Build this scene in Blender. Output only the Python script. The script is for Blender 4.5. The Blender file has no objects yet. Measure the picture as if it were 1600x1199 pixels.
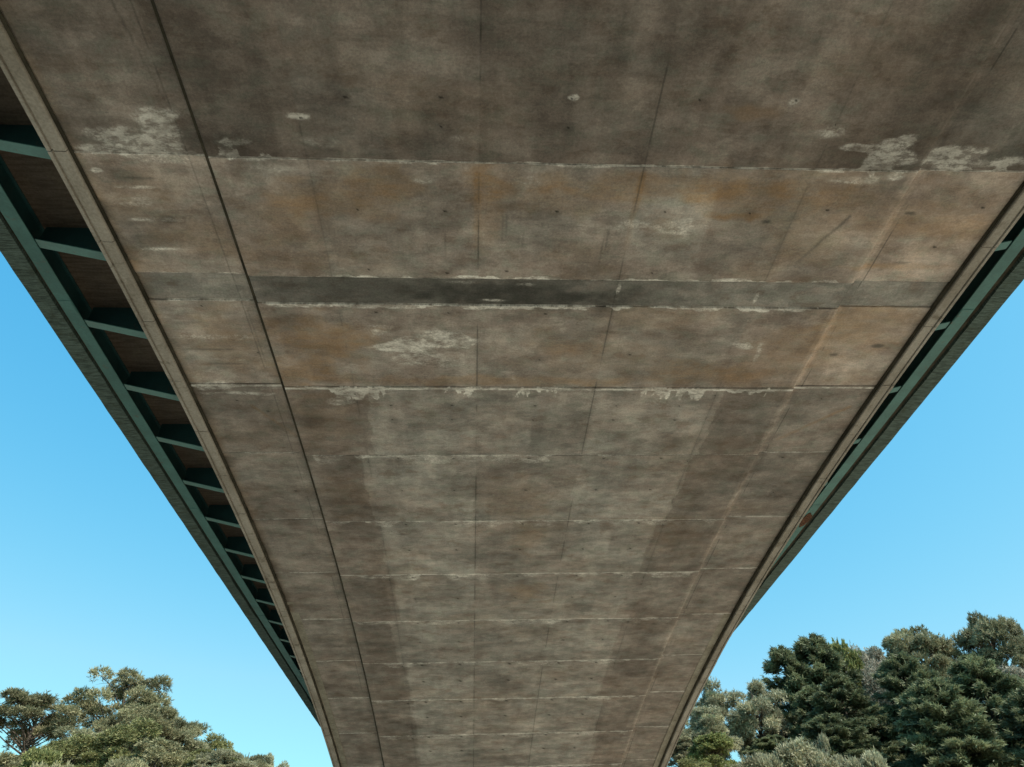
import bpy, math, random
import numpy as np
from mathutils import Matrix, Vector

C = bpy.context.scene
COL = C.collection
H = 20.0                     # camera height above the valley floor (m)

# ------------------------------------------------------------------ camera
cd = bpy.data.cameras.new('camera'); cam = bpy.data.objects.new('camera', cd); COL.objects.link(cam)
cd.sensor_fit = 'HORIZONTAL'; cd.sensor_width = 36.0; cd.lens = 36.0 * 1115.0 / 1600.0
cd.clip_start = 0.1; cd.clip_end = 6000
R = Matrix(((0.9985, -0.0040, -0.0542), (-0.0449, -0.6219, -0.7818), (-0.0306, 0.7831, -0.6212)))
cam.matrix_world = Matrix.Translation((0, 0, H)) @ R.to_4x4()
C.camera = cam

# ------------------------------------------------------------------ sky, sun, exposure
SUN_EL, SUN_AZ = math.radians(47), math.radians(128)      # azimuth clockwise from +Y
w = bpy.data.worlds.new('World'); C.world = w; w.use_nodes = True
nt = w.node_tree; nt.nodes.clear()
sky = nt.nodes.new('ShaderNodeTexSky'); sky.sky_type = 'NISHITA'; sky.sun_disc = False
sky.sun_elevation = SUN_EL; sky.sun_rotation = SUN_AZ
sky.altitude = 50; sky.air_density = 1.0; sky.dust_density = 0.6; sky.ozone_density = 1.0
# colour response of the camera towards cyan: one power curve per channel over the whole sky
sep = nt.nodes.new('ShaderNodeSeparateColor'); com = nt.nodes.new('ShaderNodeCombineColor'); nt.links.new(sky.outputs[0], sep.inputs[0])
chan = []
for k_, (ga_, am_) in enumerate(((1.50, 0.57), (0.62, 1.85), (0.30, 3.10))):
    pw = nt.nodes.new('ShaderNodeMath'); pw.operation = 'POWER'; nt.links.new(sep.outputs[k_], pw.inputs[0]); pw.inputs[1].default_value = ga_
    mu = nt.nodes.new('ShaderNodeMath'); mu.operation = 'MULTIPLY'; nt.links.new(pw.outputs[0], mu.inputs[0]); mu.inputs[1].default_value = am_
    chan.append(mu)
mn = nt.nodes.new('ShaderNodeMath'); mn.operation = 'MINIMUM'; md = nt.nodes.new('ShaderNodeMath'); md.operation = 'MULTIPLY'; md.inputs[1].default_value = 0.44
nt.links.new(chan[1].outputs[0], md.inputs[0]); nt.links.new(chan[0].outputs[0], mn.inputs[0]); nt.links.new(md.outputs[0], mn.inputs[1])
nt.links.new(mn.outputs[0], com.inputs[0]); nt.links.new(chan[1].outputs[0], com.inputs[1]); nt.links.new(chan[2].outputs[0], com.inputs[2])
bg = nt.nodes.new('ShaderNodeBackground'); bg.inputs['Strength'].default_value = 0.117
wo = nt.nodes.new('ShaderNodeOutputWorld')
nt.links.new(com.outputs[0], bg.inputs[0]); nt.links.new(bg.outputs[0], wo.inputs[0])

sd = bpy.data.lights.new('sun', 'SUN'); sun = bpy.data.objects.new('sun', sd); COL.objects.link(sun)
sd.energy = 4.2; sd.angle = math.radians(0.5); sd.color = (1.0, 0.95, 0.87)
sdir = Vector((math.sin(SUN_AZ) * math.cos(SUN_EL), math.cos(SUN_AZ) * math.cos(SUN_EL), math.sin(SUN_EL)))
sun.rotation_euler = sdir.to_track_quat('Z', 'Y').to_euler(); sun.location = (0, 0, 200)

vs = C.view_settings
vs.view_transform = 'Standard'; vs.look = 'None'; vs.exposure = 0.8; vs.gamma = 1.0; vs.use_curve_mapping = False
C.render.resolution_x = 1024; C.render.resolution_y = 767
C.render.engine = 'CYCLES'
C.cycles.diffuse_bounces = 5

# ------------------------------------------------------------------ object helpers
def tag(o, label=None, cat=None, group=None, kind=None):
    if label: o['label'] = label
    if cat: o['category'] = cat
    if group: o['group'] = group
    if kind: o['kind'] = kind
    return o
def empty(name, loc):
    o = bpy.data.objects.new(name, None); COL.objects.link(o); o.location = loc; o.empty_display_size = 0.5
    return o
def mesh_obj(name, V, F, mat, parent=None, smooth=False, mats=None, fm=None):
    me = bpy.data.meshes.new(name)
    me.from_pydata([tuple(v) for v in V] if not isinstance(V, np.ndarray) else V.tolist(), [], F if not isinstance(F, np.ndarray) else F.tolist())
    for m in (mats or [mat]): me.materials.append(m)
    if fm is not None: me.polygons.foreach_set('material_index', np.asarray(fm, dtype=np.int32))
    if smooth: me.polygons.foreach_set('use_smooth', np.ones(len(me.polygons), dtype=bool))
    me.update()
    o = bpy.data.objects.new(name, me); COL.objects.link(o)
    if parent: o.parent = parent
    return o
class MB:
    def __init__(s): s.V = []; s.F = []
    def add(s, V, F):
        n = len(s.V); s.V += [tuple(v) for v in V]; s.F += [tuple(i + n for i in f) for f in F]
    def hexa(s, P):           # 8 points: bottom loop 0-3, top loop 4-7
        s.add(P, [(3, 2, 1, 0), (4, 5, 6, 7), (0, 1, 5, 4), (1, 2, 6, 5), (2, 3, 7, 6), (3, 0, 4, 7)])
    def box(s, x0, x1, y0, y1, z0, z1):
        s.hexa([(x0, y0, z0), (x1, y0, z0), (x1, y1, z0), (x0, y1, z0), (x0, y0, z1), (x1, y0, z1), (x1, y1, z1), (x0, y1, z1)])
    def tube(s, pts, rad, n=8):
        base = len(s.V); pts = [Vector(p) for p in pts]
        rad = rad if hasattr(rad, '__len__') else [rad] * len(pts)
        for i, p in enumerate(pts):
            d = (pts[min(i + 1, len(pts) - 1)] - pts[max(i - 1, 0)]).normalized()
            a = d.orthogonal().normalized() if abs(d.z) > .9 else d.cross(Vector((0, 0, 1))).normalized()
            b = d.cross(a)
            for k in range(n):
                t = 2 * math.pi * k / n
                s.V.append(tuple(p + (a * math.cos(t) + b * math.sin(t)) * rad[i]))
        for i in range(len(pts) - 1):
            for k in range(n):
                k2 = (k + 1) % n
                s.F.append((base + i * n + k, base + i * n + k2, base + (i + 1) * n + k2, base + (i + 1) * n + k))
        s.F.append(tuple(base + k for k in range(n))[::-1]); s.F.append(tuple(base + (len(pts) - 1) * n + k for k in range(n)))
    def obj(s, name, mat, parent=None, smooth=False):
        return mesh_obj(name, s.V, s.F, mat, parent, smooth)

# ------------------------------------------------------------------ node helpers
def newmat(name, rough=0.85, spec=0.3):
    m = bpy.data.materials.new(name); m.use_nodes = True
    b = m.node_tree.nodes['Principled BSDF']; b.inputs['Roughness'].default_value = rough
    b.inputs['Specular IOR Level'].default_value = spec
    return m, m.node_tree, b
class NT:
    def __init__(s, nt): s.nt = nt
    def n(s, t, **kw):
        x = s.nt.nodes.new(t)
        for k, v in kw.items(): setattr(x, k, v)
        return x
    def put(s, sock, v):
        if hasattr(v, 'links') or hasattr(v, 'is_output'): s.nt.links.new(v, sock)
        else: sock.default_value = v
    def coords(s, scale=(1, 1, 1)):
        tc = s.n('ShaderNodeTexCoord'); mp = s.n('ShaderNodeMapping')
        s.nt.links.new(tc.outputs['Object'], mp.inputs[0]); mp.inputs['Scale'].default_value = scale
        return mp.outputs[0]
    def noise(s, scale, detail=4, rough=.55, vec=None, dist=0.0):
        x = s.n('ShaderNodeTexNoise'); x.inputs['Scale'].default_value = scale; x.inputs['Detail'].default_value = detail
        x.inputs['Roughness'].default_value = rough; x.inputs['Distortion'].default_value = dist
        if vec is not None: s.nt.links.new(vec, x.inputs['Vector'])
        return x.outputs['Fac']
    def math(s, op, a, b=0.0, clamp=False):
        x = s.n('ShaderNodeMath', operation=op, use_clamp=clamp); s.put(x.inputs[0], a); s.put(x.inputs[1], b); return x.outputs[0]
    def ramp(s, v, lo, hi, a=0.0, b=1.0):
        x = s.n('ShaderNodeMapRange'); x.interpolation_type = 'SMOOTHSTEP'
        s.put(x.inputs[0], v); x.inputs[1].default_value = lo; x.inputs[2].default_value = hi
        x.inputs[3].default_value = a; x.inputs[4].default_value = b; return x.outputs[0]
    def mix(s, f, a, b):
        x = s.n('ShaderNodeMix', data_type='RGBA'); s.put(x.inputs[0], f)
        for sk, v in ((x.inputs[6], a), (x.inputs[7], b)):
            if isinstance(v, tuple): sk.default_value = v + (1,)
            else: s.nt.links.new(v, sk)
        return x.outputs[2]
    def scale(s, col, f):
        x = s.n('ShaderNodeVectorMath', operation='SCALE')
        if isinstance(col, tuple): x.inputs[0].default_value = col
        else: s.nt.links.new(col, x.inputs[0])
        s.put(x.inputs['Scale'], f); return x.outputs[0]
    def bump(s, h, strength, dist, b):
        x = s.n('ShaderNodeBump'); x.inputs['Strength'].default_value = strength; x.inputs['Distance'].default_value = dist
        s.nt.links.new(h, x.inputs['Height']); s.nt.links.new(x.outputs[0], b.inputs['Normal'])

# weathered concrete of the soffit, driven by two painted mask layers (tone/grey/rust, lime/damp/hole)
def soffit_mat():
    m, nt, b = newmat('weathered_soffit_concrete', 0.9, 0.2); N = NT(nt)
    A = N.n('ShaderNodeAttribute', attribute_name='wear'); B = N.n('ShaderNodeAttribute', attribute_name='marks')
    sa = N.n('ShaderNodeSeparateColor'); sb = N.n('ShaderNodeSeparateColor')
    nt.links.new(A.outputs['Color'], sa.inputs[0]); nt.links.new(B.outputs['Color'], sb.inputs[0])
    tone, grey, rust = sa.outputs; lime, damp, hole = sb.outputs
    streak = N.noise(1.0, 6, .7, N.coords((2.2, 15, 3)), .15)
    streak2 = N.noise(1.0, 4, .6, N.coords((7, 52, 3)), .1)
    cloud = N.noise(1.0, 9, .68, N.coords((1.5, 2.6, 1)), .12)
    speck = N.noise(11.0, 6, .75, N.coords((1, 1.6, 1)))
    blot = N.noise(2.6, 9, .72, N.coords())
    blot2 = N.noise(0.9, 8, .66, N.coords((1, 1.8, 1)), .1)
    fine = N.noise(26, 5, .7, N.coords())
    grain = N.noise(90, 2, .6, N.coords())
    col = N.mix(grey, (0.304, 0.246, 0.216), (0.288, 0.268, 0.248))
    col = N.mix(N.ramp(blot2, .35, .68), col, N.scale(col, 1.22))
    col = N.mix(N.math('MULTIPLY', N.ramp(blot, .38, .66), .5), N.scale(col, .80), N.scale(col, 1.12))
    col = N.mix(N.math('MULTIPLY', N.ramp(cloud, .50, .64), .50), col, (0.380, 0.325, 0.292))
    col = N.mix(N.math('MULTIPLY', N.ramp(cloud, .47, .35), .55), col, (0.165, 0.122, 0.096))
    hue = N.noise(1.0, 8, .7, N.coords((2.3, 4.0, 1)), .1); vert = N.noise(1.0, 5, .65, N.coords((4, .6, 1)))
    col = N.mix(N.math('MULTIPLY', N.ramp(hue, .50, .62), .40), col, (0.232, 0.240, 0.205))
    col = N.mix(N.math('MULTIPLY', N.ramp(hue, .48, .38), .30), col, (0.300, 0.226, 0.200))
    col = N.scale(col, N.ramp(vert, .38, .62, .95, 1.05))
    col = N.scale(col, N.ramp(cloud, .520, .530, 1.0, 1.10)); col = N.scale(col, N.ramp(blot2, .440, .450, .91, 1.0))
    scr = N.noise(1.0, 3, .6, N.coords((3.2, 85, 1)))
    col = N.scale(col, N.ramp(scr, .66, .70, 1.0, .84)); col = N.scale(col, N.ramp(scr, .30, .34, 1.10, 1.0))
    rm = N.math('MULTIPLY', rust, N.ramp(N.math('ADD', N.math('MULTIPLY', blot, .6), N.math('MULTIPLY', streak, .4)), .33, .60, .35, 1.0), True)
    col = N.mix(rm, col, (0.290, 0.180, 0.100))
    dm = N.math('MULTIPLY', damp, N.ramp(blot, .3, .62, .75, 1.0), True)
    col = N.mix(dm, col, (0.062, 0.060, 0.054))
    # efflorescence: crisp ragged edge out of a soft mask
    edge = N.math('ADD', lime, N.math('MULTIPLY', N.math('SUBTRACT', N.math('ADD', N.math('MULTIPLY', blot, .5), N.math('MULTIPLY', fine, .5)), .5), 1.1))
    lm = N.math('MULTIPLY', N.ramp(edge, .20, .72), N.ramp(cloud, .36, .58, .35, 1.0), True)
    lm = N.math('MULTIPLY', lm, N.ramp(fine, .25, .5, .72, 1.0), True)
    lm = N.math('MULTIPLY', lm, N.ramp(lime, .02, .15), True)
    lm = N.math('MAXIMUM', lm, N.math('MULTIPLY', N.ramp(lime, .05, .9), N.ramp(cloud, .38, .62, .15, .75)))
    scrape = N.noise(1.0, 7, .75, N.coords((4.0, 9.0, 1)))
    lm = N.math('MULTIPLY', lm, N.ramp(scrape, .40, .56, .18, 1.0), True)
    t = N.math('MULTIPLY', tone, N.ramp(streak, .3, .7, .94, 1.06))
    t = N.math('MULTIPLY', t, N.ramp(streak2, .3, .7, .98, 1.02))
    t = N.math('MULTIPLY', t, N.ramp(fine, .25, .75, .82, 1.18))
    t = N.math('MULTIPLY', t, N.ramp(speck, .66, .74, 1.0, 1.16))
    t = N.math('MULTIPLY', t, N.ramp(speck, .30, .36, .84, 1.0))
    t = N.math('MULTIPLY', t, N.ramp(grain, .2, .8, .88, 1.12))
    col = N.scale(col, t)
    lt = N.math('ADD', .42, N.math('MULTIPLY', t, .58))
    col = N.mix(N.math('MULTIPLY', lm, .92), col, N.scale((0.84, 0.79, 0.74), lt))
    col = N.mix(hole, col, (0.018, 0.016, 0.013))
    nt.links.new(col, b.inputs['Base Color'])
    hgt = N.math('ADD', N.math('MULTIPLY', streak, .6), N.math('MULTIPLY', fine, .5))
    N.bump(hgt, .5, .012, b)
    return m
def concrete_mat(name, c1, c2, stretch=(1, 1, 1), fine=18, stain=(0.12, 0.10, 0.07), amt=.5, blotscale=1.4):
    m, nt, b = newmat(name, .9, .2); N = NT(nt)
    a = N.noise(blotscale, 6, .65, N.coords(stretch)); f = N.noise(fine, 4, .65, N.coords()); s = N.noise(2.2, 5, .7, N.coords((1, 1, 1)), .8)
    col = N.mix(N.ramp(a, .35, .65), c1, c2)
    col = N.mix(N.math('MULTIPLY', N.ramp(s, .52, .74), amt), col, stain)
    col = N.scale(col, N.ramp(f, .25, .75, .82, 1.18))
    nt.links.new(col, b.inputs['Base Color']); N.bump(N.math('ADD', a, N.math('MULTIPLY', f, .4)), .4, .012, b)
    return m
def steel_mat(name, c, rusty=.45):
    m, nt, b = newmat(name, .5, .4); N = NT(nt)
    a = N.noise(1.3, 6, .65, N.coords()); f = N.noise(14, 5, .7, N.coords()); r = N.noise(4.5, 6, .7, N.coords(), .5)
    col = N.mix(N.ramp(a, .3, .7), c, tuple(x * .72 for x in c))
    col = N.mix(N.math('MULTIPLY', N.ramp(r, .60, .72), rusty), col, (0.16, 0.06, 0.025))
    col = N.scale(col, N.ramp(f, .25, .75, .88, 1.1))
    nt.links.new(col, b.inputs['Base Color']); N.bump(f, .15, .004, b)
    return m

M = {}
M['soffit'] = soffit_mat()
M['cap'] = concrete_mat('edge_cap_concrete', (0.275, 0.24, 0.205), (0.39, 0.35, 0.31), (1, .4, 1), 22, (0.11, 0.085, 0.06), .8, 1.2)
M['wall'] = concrete_mat('side_wall_concrete', (0.24, 0.21, 0.17), (0.33, 0.30, 0.25), (1, 1, .3), 12)
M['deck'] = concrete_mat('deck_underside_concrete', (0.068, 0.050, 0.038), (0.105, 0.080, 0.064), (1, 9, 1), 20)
M['fascia'] = concrete_mat('rough_fascia_concrete', (0.046, 0.062, 0.056), (0.128, 0.172, 0.156), (1.6, 15, 1), 30, (0.06, 0.07, 0.05), .8, 2.0)
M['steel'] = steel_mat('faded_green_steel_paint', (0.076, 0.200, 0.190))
M['steel_shaded'] = steel_mat('shaded_green_steel_paint', (0.014, 0.060, 0.064))  # darker copy of the green paint: shade on the webs put into the colour
M['groove_and_shade'] = concrete_mat('dark_groove_and_gap_shade', (0.030, 0.026, 0.018), (0.070, 0.060, 0.044), (1, 1, 1), 30)  # dark groove colour, also used to paint the shade in the deck-edge gap
M['asphalt'] = concrete_mat('asphalt', (0.045, 0.045, 0.047), (0.06, 0.06, 0.06))
m, nt2, b = newmat('rust', .9, .2); N = NT(nt2)
nt2.links.new(N.mix(N.ramp(N.noise(16, 5, .7, N.coords()), .4, .6), (0.05, 0.022, 0.014), (0.16, 0.075, 0.042)), b.inputs['Base Color']); M['rust'] = m
m, nt2, b = newmat('cable_rubber', .7); b.inputs['Base Color'].default_value = (0.05, 0.045, 0.035, 1); M['cable'] = m
m, nt2, b = newmat('painted_rail_steel', .5); b.inputs['Base Color'].default_value = (0.3, 0.32, 0.32, 1); M['rail'] = m

# ------------------------------------------------------------------ bridge geometry constants (relative to the camera, z lifted by H)
XL, XR, XC = -6.48, 9.52, 1.52
YC = 9.535                                   # middle of the closure pour = crown
def zs(y): return H + 9.78 - 0.0036 * (y - YC - .2) ** 2
ZB, ZD = H + 12.80, H + 13.37                # underside of edge beams, underside of deck slab
JY = [9.19, 9.88, 12.40, 15.06, 18.25, 21.37, 24.56, 27.86, 31.17, 34.64, 38.2, 41.8, 45.4, 49.1, 52.8, 56.6, 60.6]
JB = [9.19, 6.66, 3.92, 1.2, -2.0, -5.2, -8.5, -11.9, -15.4, -19.0, -22.7, -26.4, -30.2, -34.0, -37.8, -41.6]
GL, GR = -4.14, 7.22                         # steps between the centre strip and the two outer strips
LINES = [-2.60, 0.08, 2.72, 5.52]

bridge = empty('concrete_bridge', (XC, 60.6, H - 0.4))
tag(bridge, 'long concrete road bridge seen from below, brown stained soffit with green steel deck edges', 'bridge')
bridge_inv = Matrix.Translation((-XC, -60.6, -(H - 0.4)))
def bpart(o, parent=None):                   # built in world coordinates, kept there under the bridge
    o.parent = parent or bridge
    if parent is None: o.matrix_parent_inverse = bridge_inv
    return o

# ---- numpy value noise for the painted masks
rng = np.random.default_rng(11)
LAT = rng.random((256, 256))
def vn(x, y, seed=0):
    xi = np.floor(x).astype(int); yi = np.floor(y).astype(int); fx = x - xi; fy = y - yi
    fx = fx * fx * (3 - 2 * fx); fy = fy * fy * (3 - 2 * fy)
    g = lambda i, j: LAT[(i + seed * 37) & 255, (j + seed * 91) & 255]
    return (g(xi, yi) * (1 - fx) + g(xi + 1, yi) * fx) * (1 - fy) + (g(xi, yi + 1) * (1 - fx) + g(xi + 1, yi + 1) * fx) * fy
def fbm(x, y, seed=0, o=5):
    a = 0.5; s = 0; t = 0
    for k in range(o):
        s = s + a * vn(x * 2 ** k, y * 2 ** k, seed + k); t += a; a *= .55
    return s / t
def ss(a, b, x):
    t = np.clip((x - a) / (b - a), 0, 1); return t * t * (3 - 2 * t)

# stains, in metres on the soffit: (kind, x, y, rx, ry, strength)
BLOBS = [
 ('lime', -4.72, 6.22, .42, .34, .85), ('lime', -5.35, 6.45, .45, .20, .75), ('lime', -5.9, 6.58, .30, .08, .6), ('lime', -3.82, 6.50, .12, .18, 1.1), ('lime', -3.65, 6.38, .38, .06, .55),
 ('lime', 6.72, 6.32, .40, .30, 1.1), ('lime', 6.20, 6.25, .45, .08, .95), ('lime', 6.95, 6.75, .16, .10, .7), ('lime', 7.7, 6.42, .50, .17, .95), ('lime', 8.7, 6.5, .5, .13, .65),
 ('lime', -5.4, 7.3, .45, .05, .5), ('lime', -5.3, 7.95, .5, .05, .55), ('lime', -5.5, 8.62, .4, .05, .5), ('lime', -5.95, 7.0, .1, .05, .9), ('damp', -5.15, 7.95, .14, .07, .6), ('damp', -5.35, 7.12, .4, .03, .5),
 ('lime', .9, 7.0, .5, .16, .3), ('lime', 6.4, 6.85, .5, .12, .4), ('lime', -3.3, 6.85, .6, .1, .3), ('rust', .25, 7.9, .22, .7, .35), ('rust', -2.9, 7.05, .3, .1, .4),
 ('rust', 3.3, 7.05, 2.3, .30, .80), ('rust', 4.9, 7.3, 1.6, .35, .45), ('rust', .25, 7.1, .42, .35, .75), ('rust', -1.4, 7.1, .75, .38, .55),
 ('rust', -2.3, 7.5, .9, .35, .45), ('rust', -3.2, 7.9, .7, .7, .38), ('rust', 4.6, 7.65, .65, .10, .85), ('rust', 4.15, 5.65, .42, .13, .75),
 ('rust', 1.5, 7.4, 1.2, .35, .35), ('rust', -3.0, 10.9, 1.0, .75, .75), ('rust', -3.5, 11.9, .9, .45, .6), ('rust', 0.5, 12.2, 3.4, .18, .55),
 ('rust', 4.8, 11.9, 1.5, .45, .55), ('rust', 6.6, 11.2, .9, .9, .45), ('rust', 3.0, 11.4, 2.0, .7, .28), ('rust', -5.0, 11.0, .8, .9, .40),
 ('rust', 8.2, 7.6, 1.2, 1.1, .30), ('rust', 7.7, 10.6, 1.2, .9, .35), ('rust', 8.0, 8.78, .9, .08, .6), ('rust', -4.9, 8.3, .9, .4, .3),
 ('rust', 8.9, 10.1, .5, .35, .35), ('rust', 1.6, 19.2, .5, .9, .30), ('rust', 1.8, 22.4, .7, .6, .42), ('rust', -5.2, 7.3, .7, .5, .22),
 ('rust', 6.0, 18.9, .9, 1.2, .25), ('rust', -3.4, 13.6, .8, .9, .25), ('rust', -3.3, 16.9, .6, 1.1, .25), ('rust', 1.3, 17.0, 1.3, 1.0, .20),
 ('lime', -1.5, 11.10, .60, .22, 1.0), ('lime', -.45, 10.9, .55, .30, .80), ('lime', -1.9, 10.6, .33, .20, .50), ('lime', -1.0, 11.5, .9, .28, .42),
 ('lime', 3.3, 7.85, .7, .20, .30), ('lime', 2.2, 8.0, 2.1, .35, .22), ('lime', -.7, 6.95, .35, .14, .38), ('lime', -2.63, 5.95, .26, .07, .72), ('lime', 5.5, 5.95, .35, .12, .42),
 ('lime', 1.42, 5.53, .09, .06, .8), ('lime', 4.75, 5.50, .14, .09, .5), ('lime', -.3, 6.2, .25, .09, .33), ('lime', -2.3, 6.35, .5, .16, .35),
 ('lime', -.9, 7.9, .4, .25, .22), ('lime', 5.7, 11.02, .34, .10, .42), ('lime', 6.03, 11.3, .07, .30, .36), ('lime', -2.95, 12.95, .32, .14, .48), ('lime', 5.6, 10.9, .8, .25, .25),
 ('lime', -1.4, 21.9, .6, .7, .25), ('lime', .5, 12.0, .9, .3, .2), ('lime', -5.6, 7.6, .4, .12, .35), ('lime', -5.3, 10.9, .8, .10, .36), ('lime', -5.2, 11.6, .8, .08, .38),
 ('lime', -5.2, 12.75, 1.0, .07, .55), ('lime', -5.6, 12.45, .5, .18, .5), ('lime', -4.6, 12.5, .4, .1, .4), ('lime', -1.6, 28.8, .8, .5, .2), ('lime', 3.7, 28.6, .9, .5, .2),
 ('lime', 1.0, 9.35, .22, .06, .55), ('lime', .4, 9.75, .28, .05, .5), ('lime', 2.75, 9.4, .05, .2, .6), ('lime', 5.5, 9.6, .05, .2, .6), ('lime', -.2, 9.3, .35, .05, .4), ('lime', 3.8, 9.5, .5, .12, .22),
 ('damp', 1.0, 9.6, 1.9, .33, .62), ('damp', -1.9, 9.5, 1.9, .33, .30), ('damp', -.9, 6.3, .35, .22, .28), ('damp', 1.5, 5.9, .9, .5, .16),
 ('damp', 6.9, 5.6, .8, .9, .22), ('damp', -3.2, 5.2, 1.0, 1.1, .16), ('damp', 5.2, 12.95, .36, .12, .32), ('damp', -5.8, 7.05, .5, .22, .34), ('damp', -5.9, 7.8, .4, .2, .34), ('damp', -5.75, 8.4, .45, .2, .32),
 ('damp', 7.75, 11.35, .10, .05, .75), ('damp', 8.6, 11.05, .16, .06, .8), ('damp', -2.7, 12.95, .2, .1, .3), ('damp', -2.55, 5.75, .5, .14, .2), ('damp', 5.1, 7.75, .10, .04, .8), ('damp', 7.6, 7.55, .10, .04, .8),
 ('damp', 8.0, 8.7, .2, .04, .6), ('damp', -5.7, 10.5, .4, .05, .3), ('damp', -5.4, 11.3, .6, .035, .55), ('damp', -5.2, 11.75, .5, .03, .55), ('damp', 2.35, 8.15, .03, .35, .6), ('damp', 2.28, 8.3, .02, .4, .4),
 ('damp', 5.95, 24.0, .3, 1.0, .16), ('damp', -3.3, 25.8, .7, 1.1, .18), ('damp', 3.5, 29.0, 1.3, .6, .15),
]
# straight dirty streaks: (x0, y0, x1, y1, width, strength, kind)
STREAKS = []
_dr = random.Random(19)
for xa_, xb_, nd_ in ((-3.0, -1.9, 9), (-2.2, -1.9, 4), (-.55, -.52, 1), (.0, -.35, 3), (1.0, 1.15, 2), (1.45, 1.85, 5), (3.9, 5.1, 10), (6.6, 6.8, 2)):
    for _k in range(nd_):
        x_ = _dr.uniform(xa_, xb_); l_ = _dr.uniform(.12, .42); STREAKS.append((x_, 12.42, x_ + _dr.uniform(-.12, .12), 12.42 + l_, _dr.uniform(.022, .05), 1.3, 'lime'))
STREAKS += [(-5.0, 13.2, -4.2, 14.4, .07, .55, 'rust'), (8.9, 13.2, 7.6, 14.5, .075, .75, 'rust'), (6.5, 7.6, 5.95, 8.7, .05, .7, 'damp'),
 (0.05, 6.9, .06, 8.4, .10, .45, 'rust'), (2.72, 6.8, 2.72, 8.4, .08, .45, 'rust'), (-.5, 8.1, -.5, 8.8, .015, .4, 'damp'), (.5, 7.7, .48, 8.6, .015, .4, 'damp'), (.56, 7.7, .54, 8.6, .015, .4, 'damp'),
 (-3.9, 6.7, -3.75, 8.9, .05, .25, 'lime'), (-4.7, 4.2, -4.45, 5.9, .025, .5, 'damp'), (-4.35, 10.0, -4.38, 12.2, .02, .4, 'damp'), (5.8, 13.2, 5.5, 15.0, .05, .25, 'damp')]
# ragged fringes of lime growing away from a joint: (joint y, direction, x0, x1, reach, roughness frequency, strength)
FRINGES = [(6.66, -1, -6.15, -4.2, .30, 1.6, .8), (6.66, -1, -4.0, -3.1, .16, 3.5, .85), (6.66, -1, 5.9, 7.15, .22, 1.8, .8), (6.66, -1, 7.25, 9.1, .30, 1.5, .85), (6.66, 1, 6.3, 7.15, .22, 2.0, .6),
 (6.66, 1, -3.9, 6.6, .07, 1.2, .45), (6.66, -1, -4.0, 6.6, .04, 2.5, .55), (9.19, -1, -4.05, 7.0, .10, 1.6, .80), (9.88, 1, -4.05, 6.9, .13, 1.4, .80), (9.19, -1, -6.1, -4.2, .04, 2, .5), (9.88, 1, -6.1, -4.2, .04, 2, .55),
 (12.47, 1, -3.2, -1.9, .42, 6.0, .95), (12.47, 1, -.6, .05, .34, 6.0, .90), (12.47, 1, 1.0, 1.9, .40, 6.5, .95), (12.47, 1, 3.7, 5.3, .42, 5.0, .85), (12.52, 1, 5.7, 6.9, .16, 3.0, .8), (12.40, 1, -4, 7, .05, 2, .4),
 (6.66, 1, -6.1, -4.3, .2, 1.2, .36)]
for jy in JY[3:]: FRINGES.append((jy, 1, -4.0, 7.1, .42, .8, .40)); FRINGES.append((jy, -1, -4.0, 7.1, .05, 1.0, .22)); FRINGES.append((jy, 1, -6.1, -4.2, .06, 1.0, .3)); FRINGES.append((jy, 1, 7.4, 9.1, .06, 1.0, .35))
HX1 = [-1.87, -.5, 1.4, 3.3]
HOLES = [(-1.87, 5.6), (-.5, 5.57), (1.41, 5.53), (3.33, 5.5), (4.75, 5.48), (-2.58, 5.94), (5.51, 5.84), (-.5, 6.05), (1.42, 6.02), (-1.93, 7.65), (-.49, 7.64), (1.38, 7.61), (3.25, 7.56), (4.73, 7.58), (6.05, 7.46),
 (-1.9, 9.0), (-.5, 9.05), (.6, 9.0), (3.3, 9.0), (1.4, 10.1), (-.5, 10.1), (-1.9, 10.1), (1.4, 11.5), (3.3, 11.3), (-5.2, 10.05), (-4.45, 11.4), (8.8, 7.4), (8.4, 8.3)]
for jy, jn in zip(JY[2:], JY[3:]):
    for hx in HX1 + [4.75]:
        HOLES += [(hx, jy + .16 if jy > 13 else jy + .66), (hx, jy + (1.2 if jy < 13 else 1.6))]
    HOLES += [(-2.62, jy + .28), (5.5, jy + .28)]
HOLES += [(-4.7, 13.4), (-4.7, 16.8), (-5.3, 13.0), (8.1, 12.9), (8.0, 15.3), (8.3, 17.0)]
# tone of each formwork panel per cast segment
TONES = {}
prg = random.Random(5)

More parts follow.
